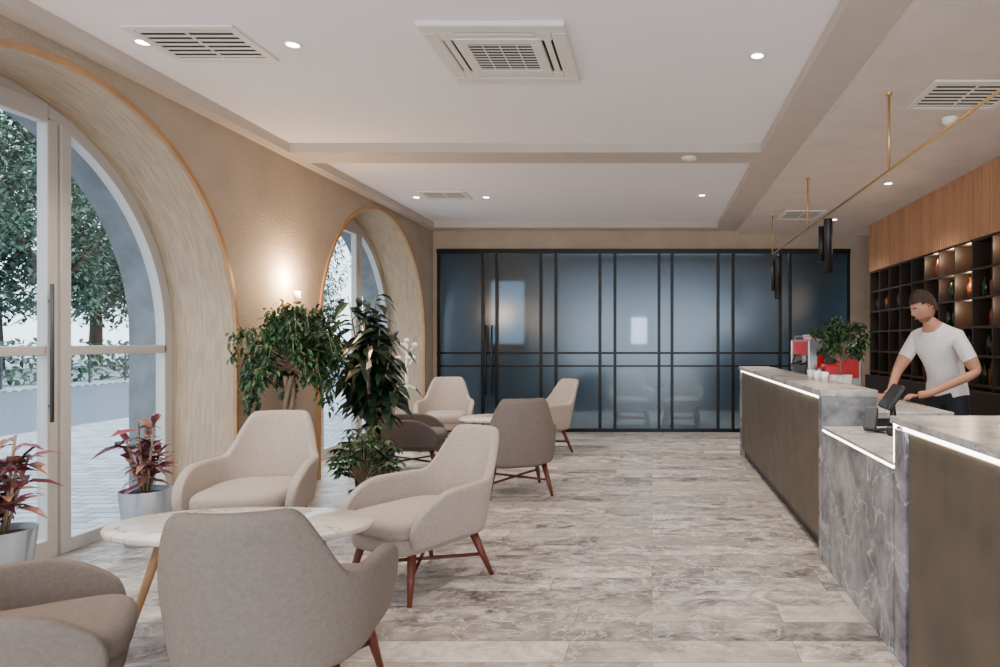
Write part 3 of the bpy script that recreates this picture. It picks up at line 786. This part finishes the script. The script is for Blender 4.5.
for v in bm.verts:
    x,y,z=v.co; n=.004*math.sin(x*17+y*9)*math.cos(y*15)
    v.co=(x*(.086+n),y*(.106+n)+.004,z*(.134+n)*(1+.06*max(0,z)))
dl=[v for v in bm.verts if (v.co.y<-.05 and v.co.z<.055) or (v.co.y<-.02 and v.co.z<.03) or (v.co.z<-.01 and v.co.y<.02) or v.co.z<-.06]
bmesh.ops.delete(bm,geom=dl,context='VERTS')
me=bpy.data.meshes.new('hair'); bm.to_mesh(me); bm.free(); me.materials.append(M['hair'])
for p_ in me.polygons:p_.use_smooth=True
obj('hair',me,hd)
boxes('eyebrows',[(-.046,-.016,-.097,-.085,.026,.032),(.016,.046,-.097,-.085,.026,.032)],M['hair'],hd,.002)
tubes('lips',[([(-.020,-.088,-.060),(0,-.096,-.060),(.020,-.088,-.060)],.004)],M['lip'],hd,seg=8)
for sx in (-1,1):
    lathe('ear',[(.0001,-.008),(.02,-.006),(.026,0),(.018,.006),(.0001,.002)],M['skin'],hd,(sx*.078,.01,0),seg=16,rot=(0,R(90*sx),0))
    lathe('eye',[(.0001,-.008),(.005,-.006),(.007,0),(.005,.006),(.0001,.008)],M['white'],hd,(sx*.031,-.080,.008),seg=14)
    lathe('iris',[(.0001,-.005),(.005,0),(.0001,.005)],M['black'],hd,(sx*.031,-.085,.006),seg=10)

# ------------------------------------------------------------------ exterior
box('ground_pavement',-9.5,XO,-20,60,-.12,-.04,M['pave'])
box('ground_road',-18,-9.5,-20,60,-.16,-.08,M['asphalt'])
box('ground_far',-60,-18,-20,90,-.12,-.04,M['pave'])
L=[]
y=-5
while y<45: L.append((-18.6,-18.56,y,y+.05,-.04,1.05)); y+=1.5
L+=[(-18.6,-18.56,-5,45,1.0,1.05),(-18.6,-18.56,-5,45,.5,.53)]
boxes('street_fence',L,M['darkgrey'])
def treemesh(seed):
    random.seed(seed); V=[];F=[]
    blobs=[]
    for _ in range(26):
        d=rdir(-1,1); blobs.append((Vector((d.x*2.5*random.random(),d.y*2.5*random.random(),5.0+d.z*2.6)),random.uniform(.6,1.25)))
    for c,r in blobs:
        for i in range(260):
            add_leaf(V,F,c+rdir()*r*random.uniform(.7,1.05),rdir(-.8,.6),random.uniform(.14,.24),.11,.3)
    return mesh('tree_crown',V,F,M['tree'])
TM=[treemesh(3),treemesh(5)]
V=[];F=[]; tube_data(V,F,[(0,0,-.1),(.1,0,1.5),(0,.1,3),(.1,0,4.5)],[.22,.18,.15,.08]); 
tube_data(V,F,[(0,.05,2.6),(.8,.5,4),(1.2,.8,5)],[.1,.07,.03]); tube_data(V,F,[(0,.05,2.4),(-.8,-.4,3.8),(-1.3,-.9,4.6)],[.1,.07,.03])
TT=mesh('tree_trunk',V,F,M['trunk'],True)
random.seed(11)
for i in range(20):
    X=-24.0-random.uniform(0,2)-(i%2)*5; Y=0+i*2.8
    t=empty('street_tree',(X,Y,0),random.uniform(0,6)); s=random.uniform(1.2,1.6)+.3*(i%2); t.scale=(s,s,s)
    obj('crown',TM[i%2],t); obj('trunk',TT,t)
V=[];F=[]
for i in range(5000): add_leaf(V,F,Vector((-19.8+random.uniform(-.4,.4),random.uniform(-3,50),random.uniform(0,1.3))),rdir(),.26,.15,.2)
obj('hedge',mesh('hedge',V,F,M['tree']))

# ------------------------------------------------------------------ world, camera
w=bpy.data.worlds.new('World'); scene.world=w; w.use_nodes=True
bg=w.node_tree.nodes['Background']; bg.inputs[0].default_value=(.76,.88,1,1); bg.inputs[1].default_value=4.4
cam=bpy.data.cameras.new('camera'); cam.lens=24.0; cam.sensor_width=36; cam.shift_x=-.152; cam.shift_y=.0075; cam.clip_start=.05; cam.clip_end=300
co=bpy.data.objects.new('camera',cam); co.location=(0,0,1.35); co.rotation_euler=(R(90),0,0); COL.objects.link(co); scene.camera=co
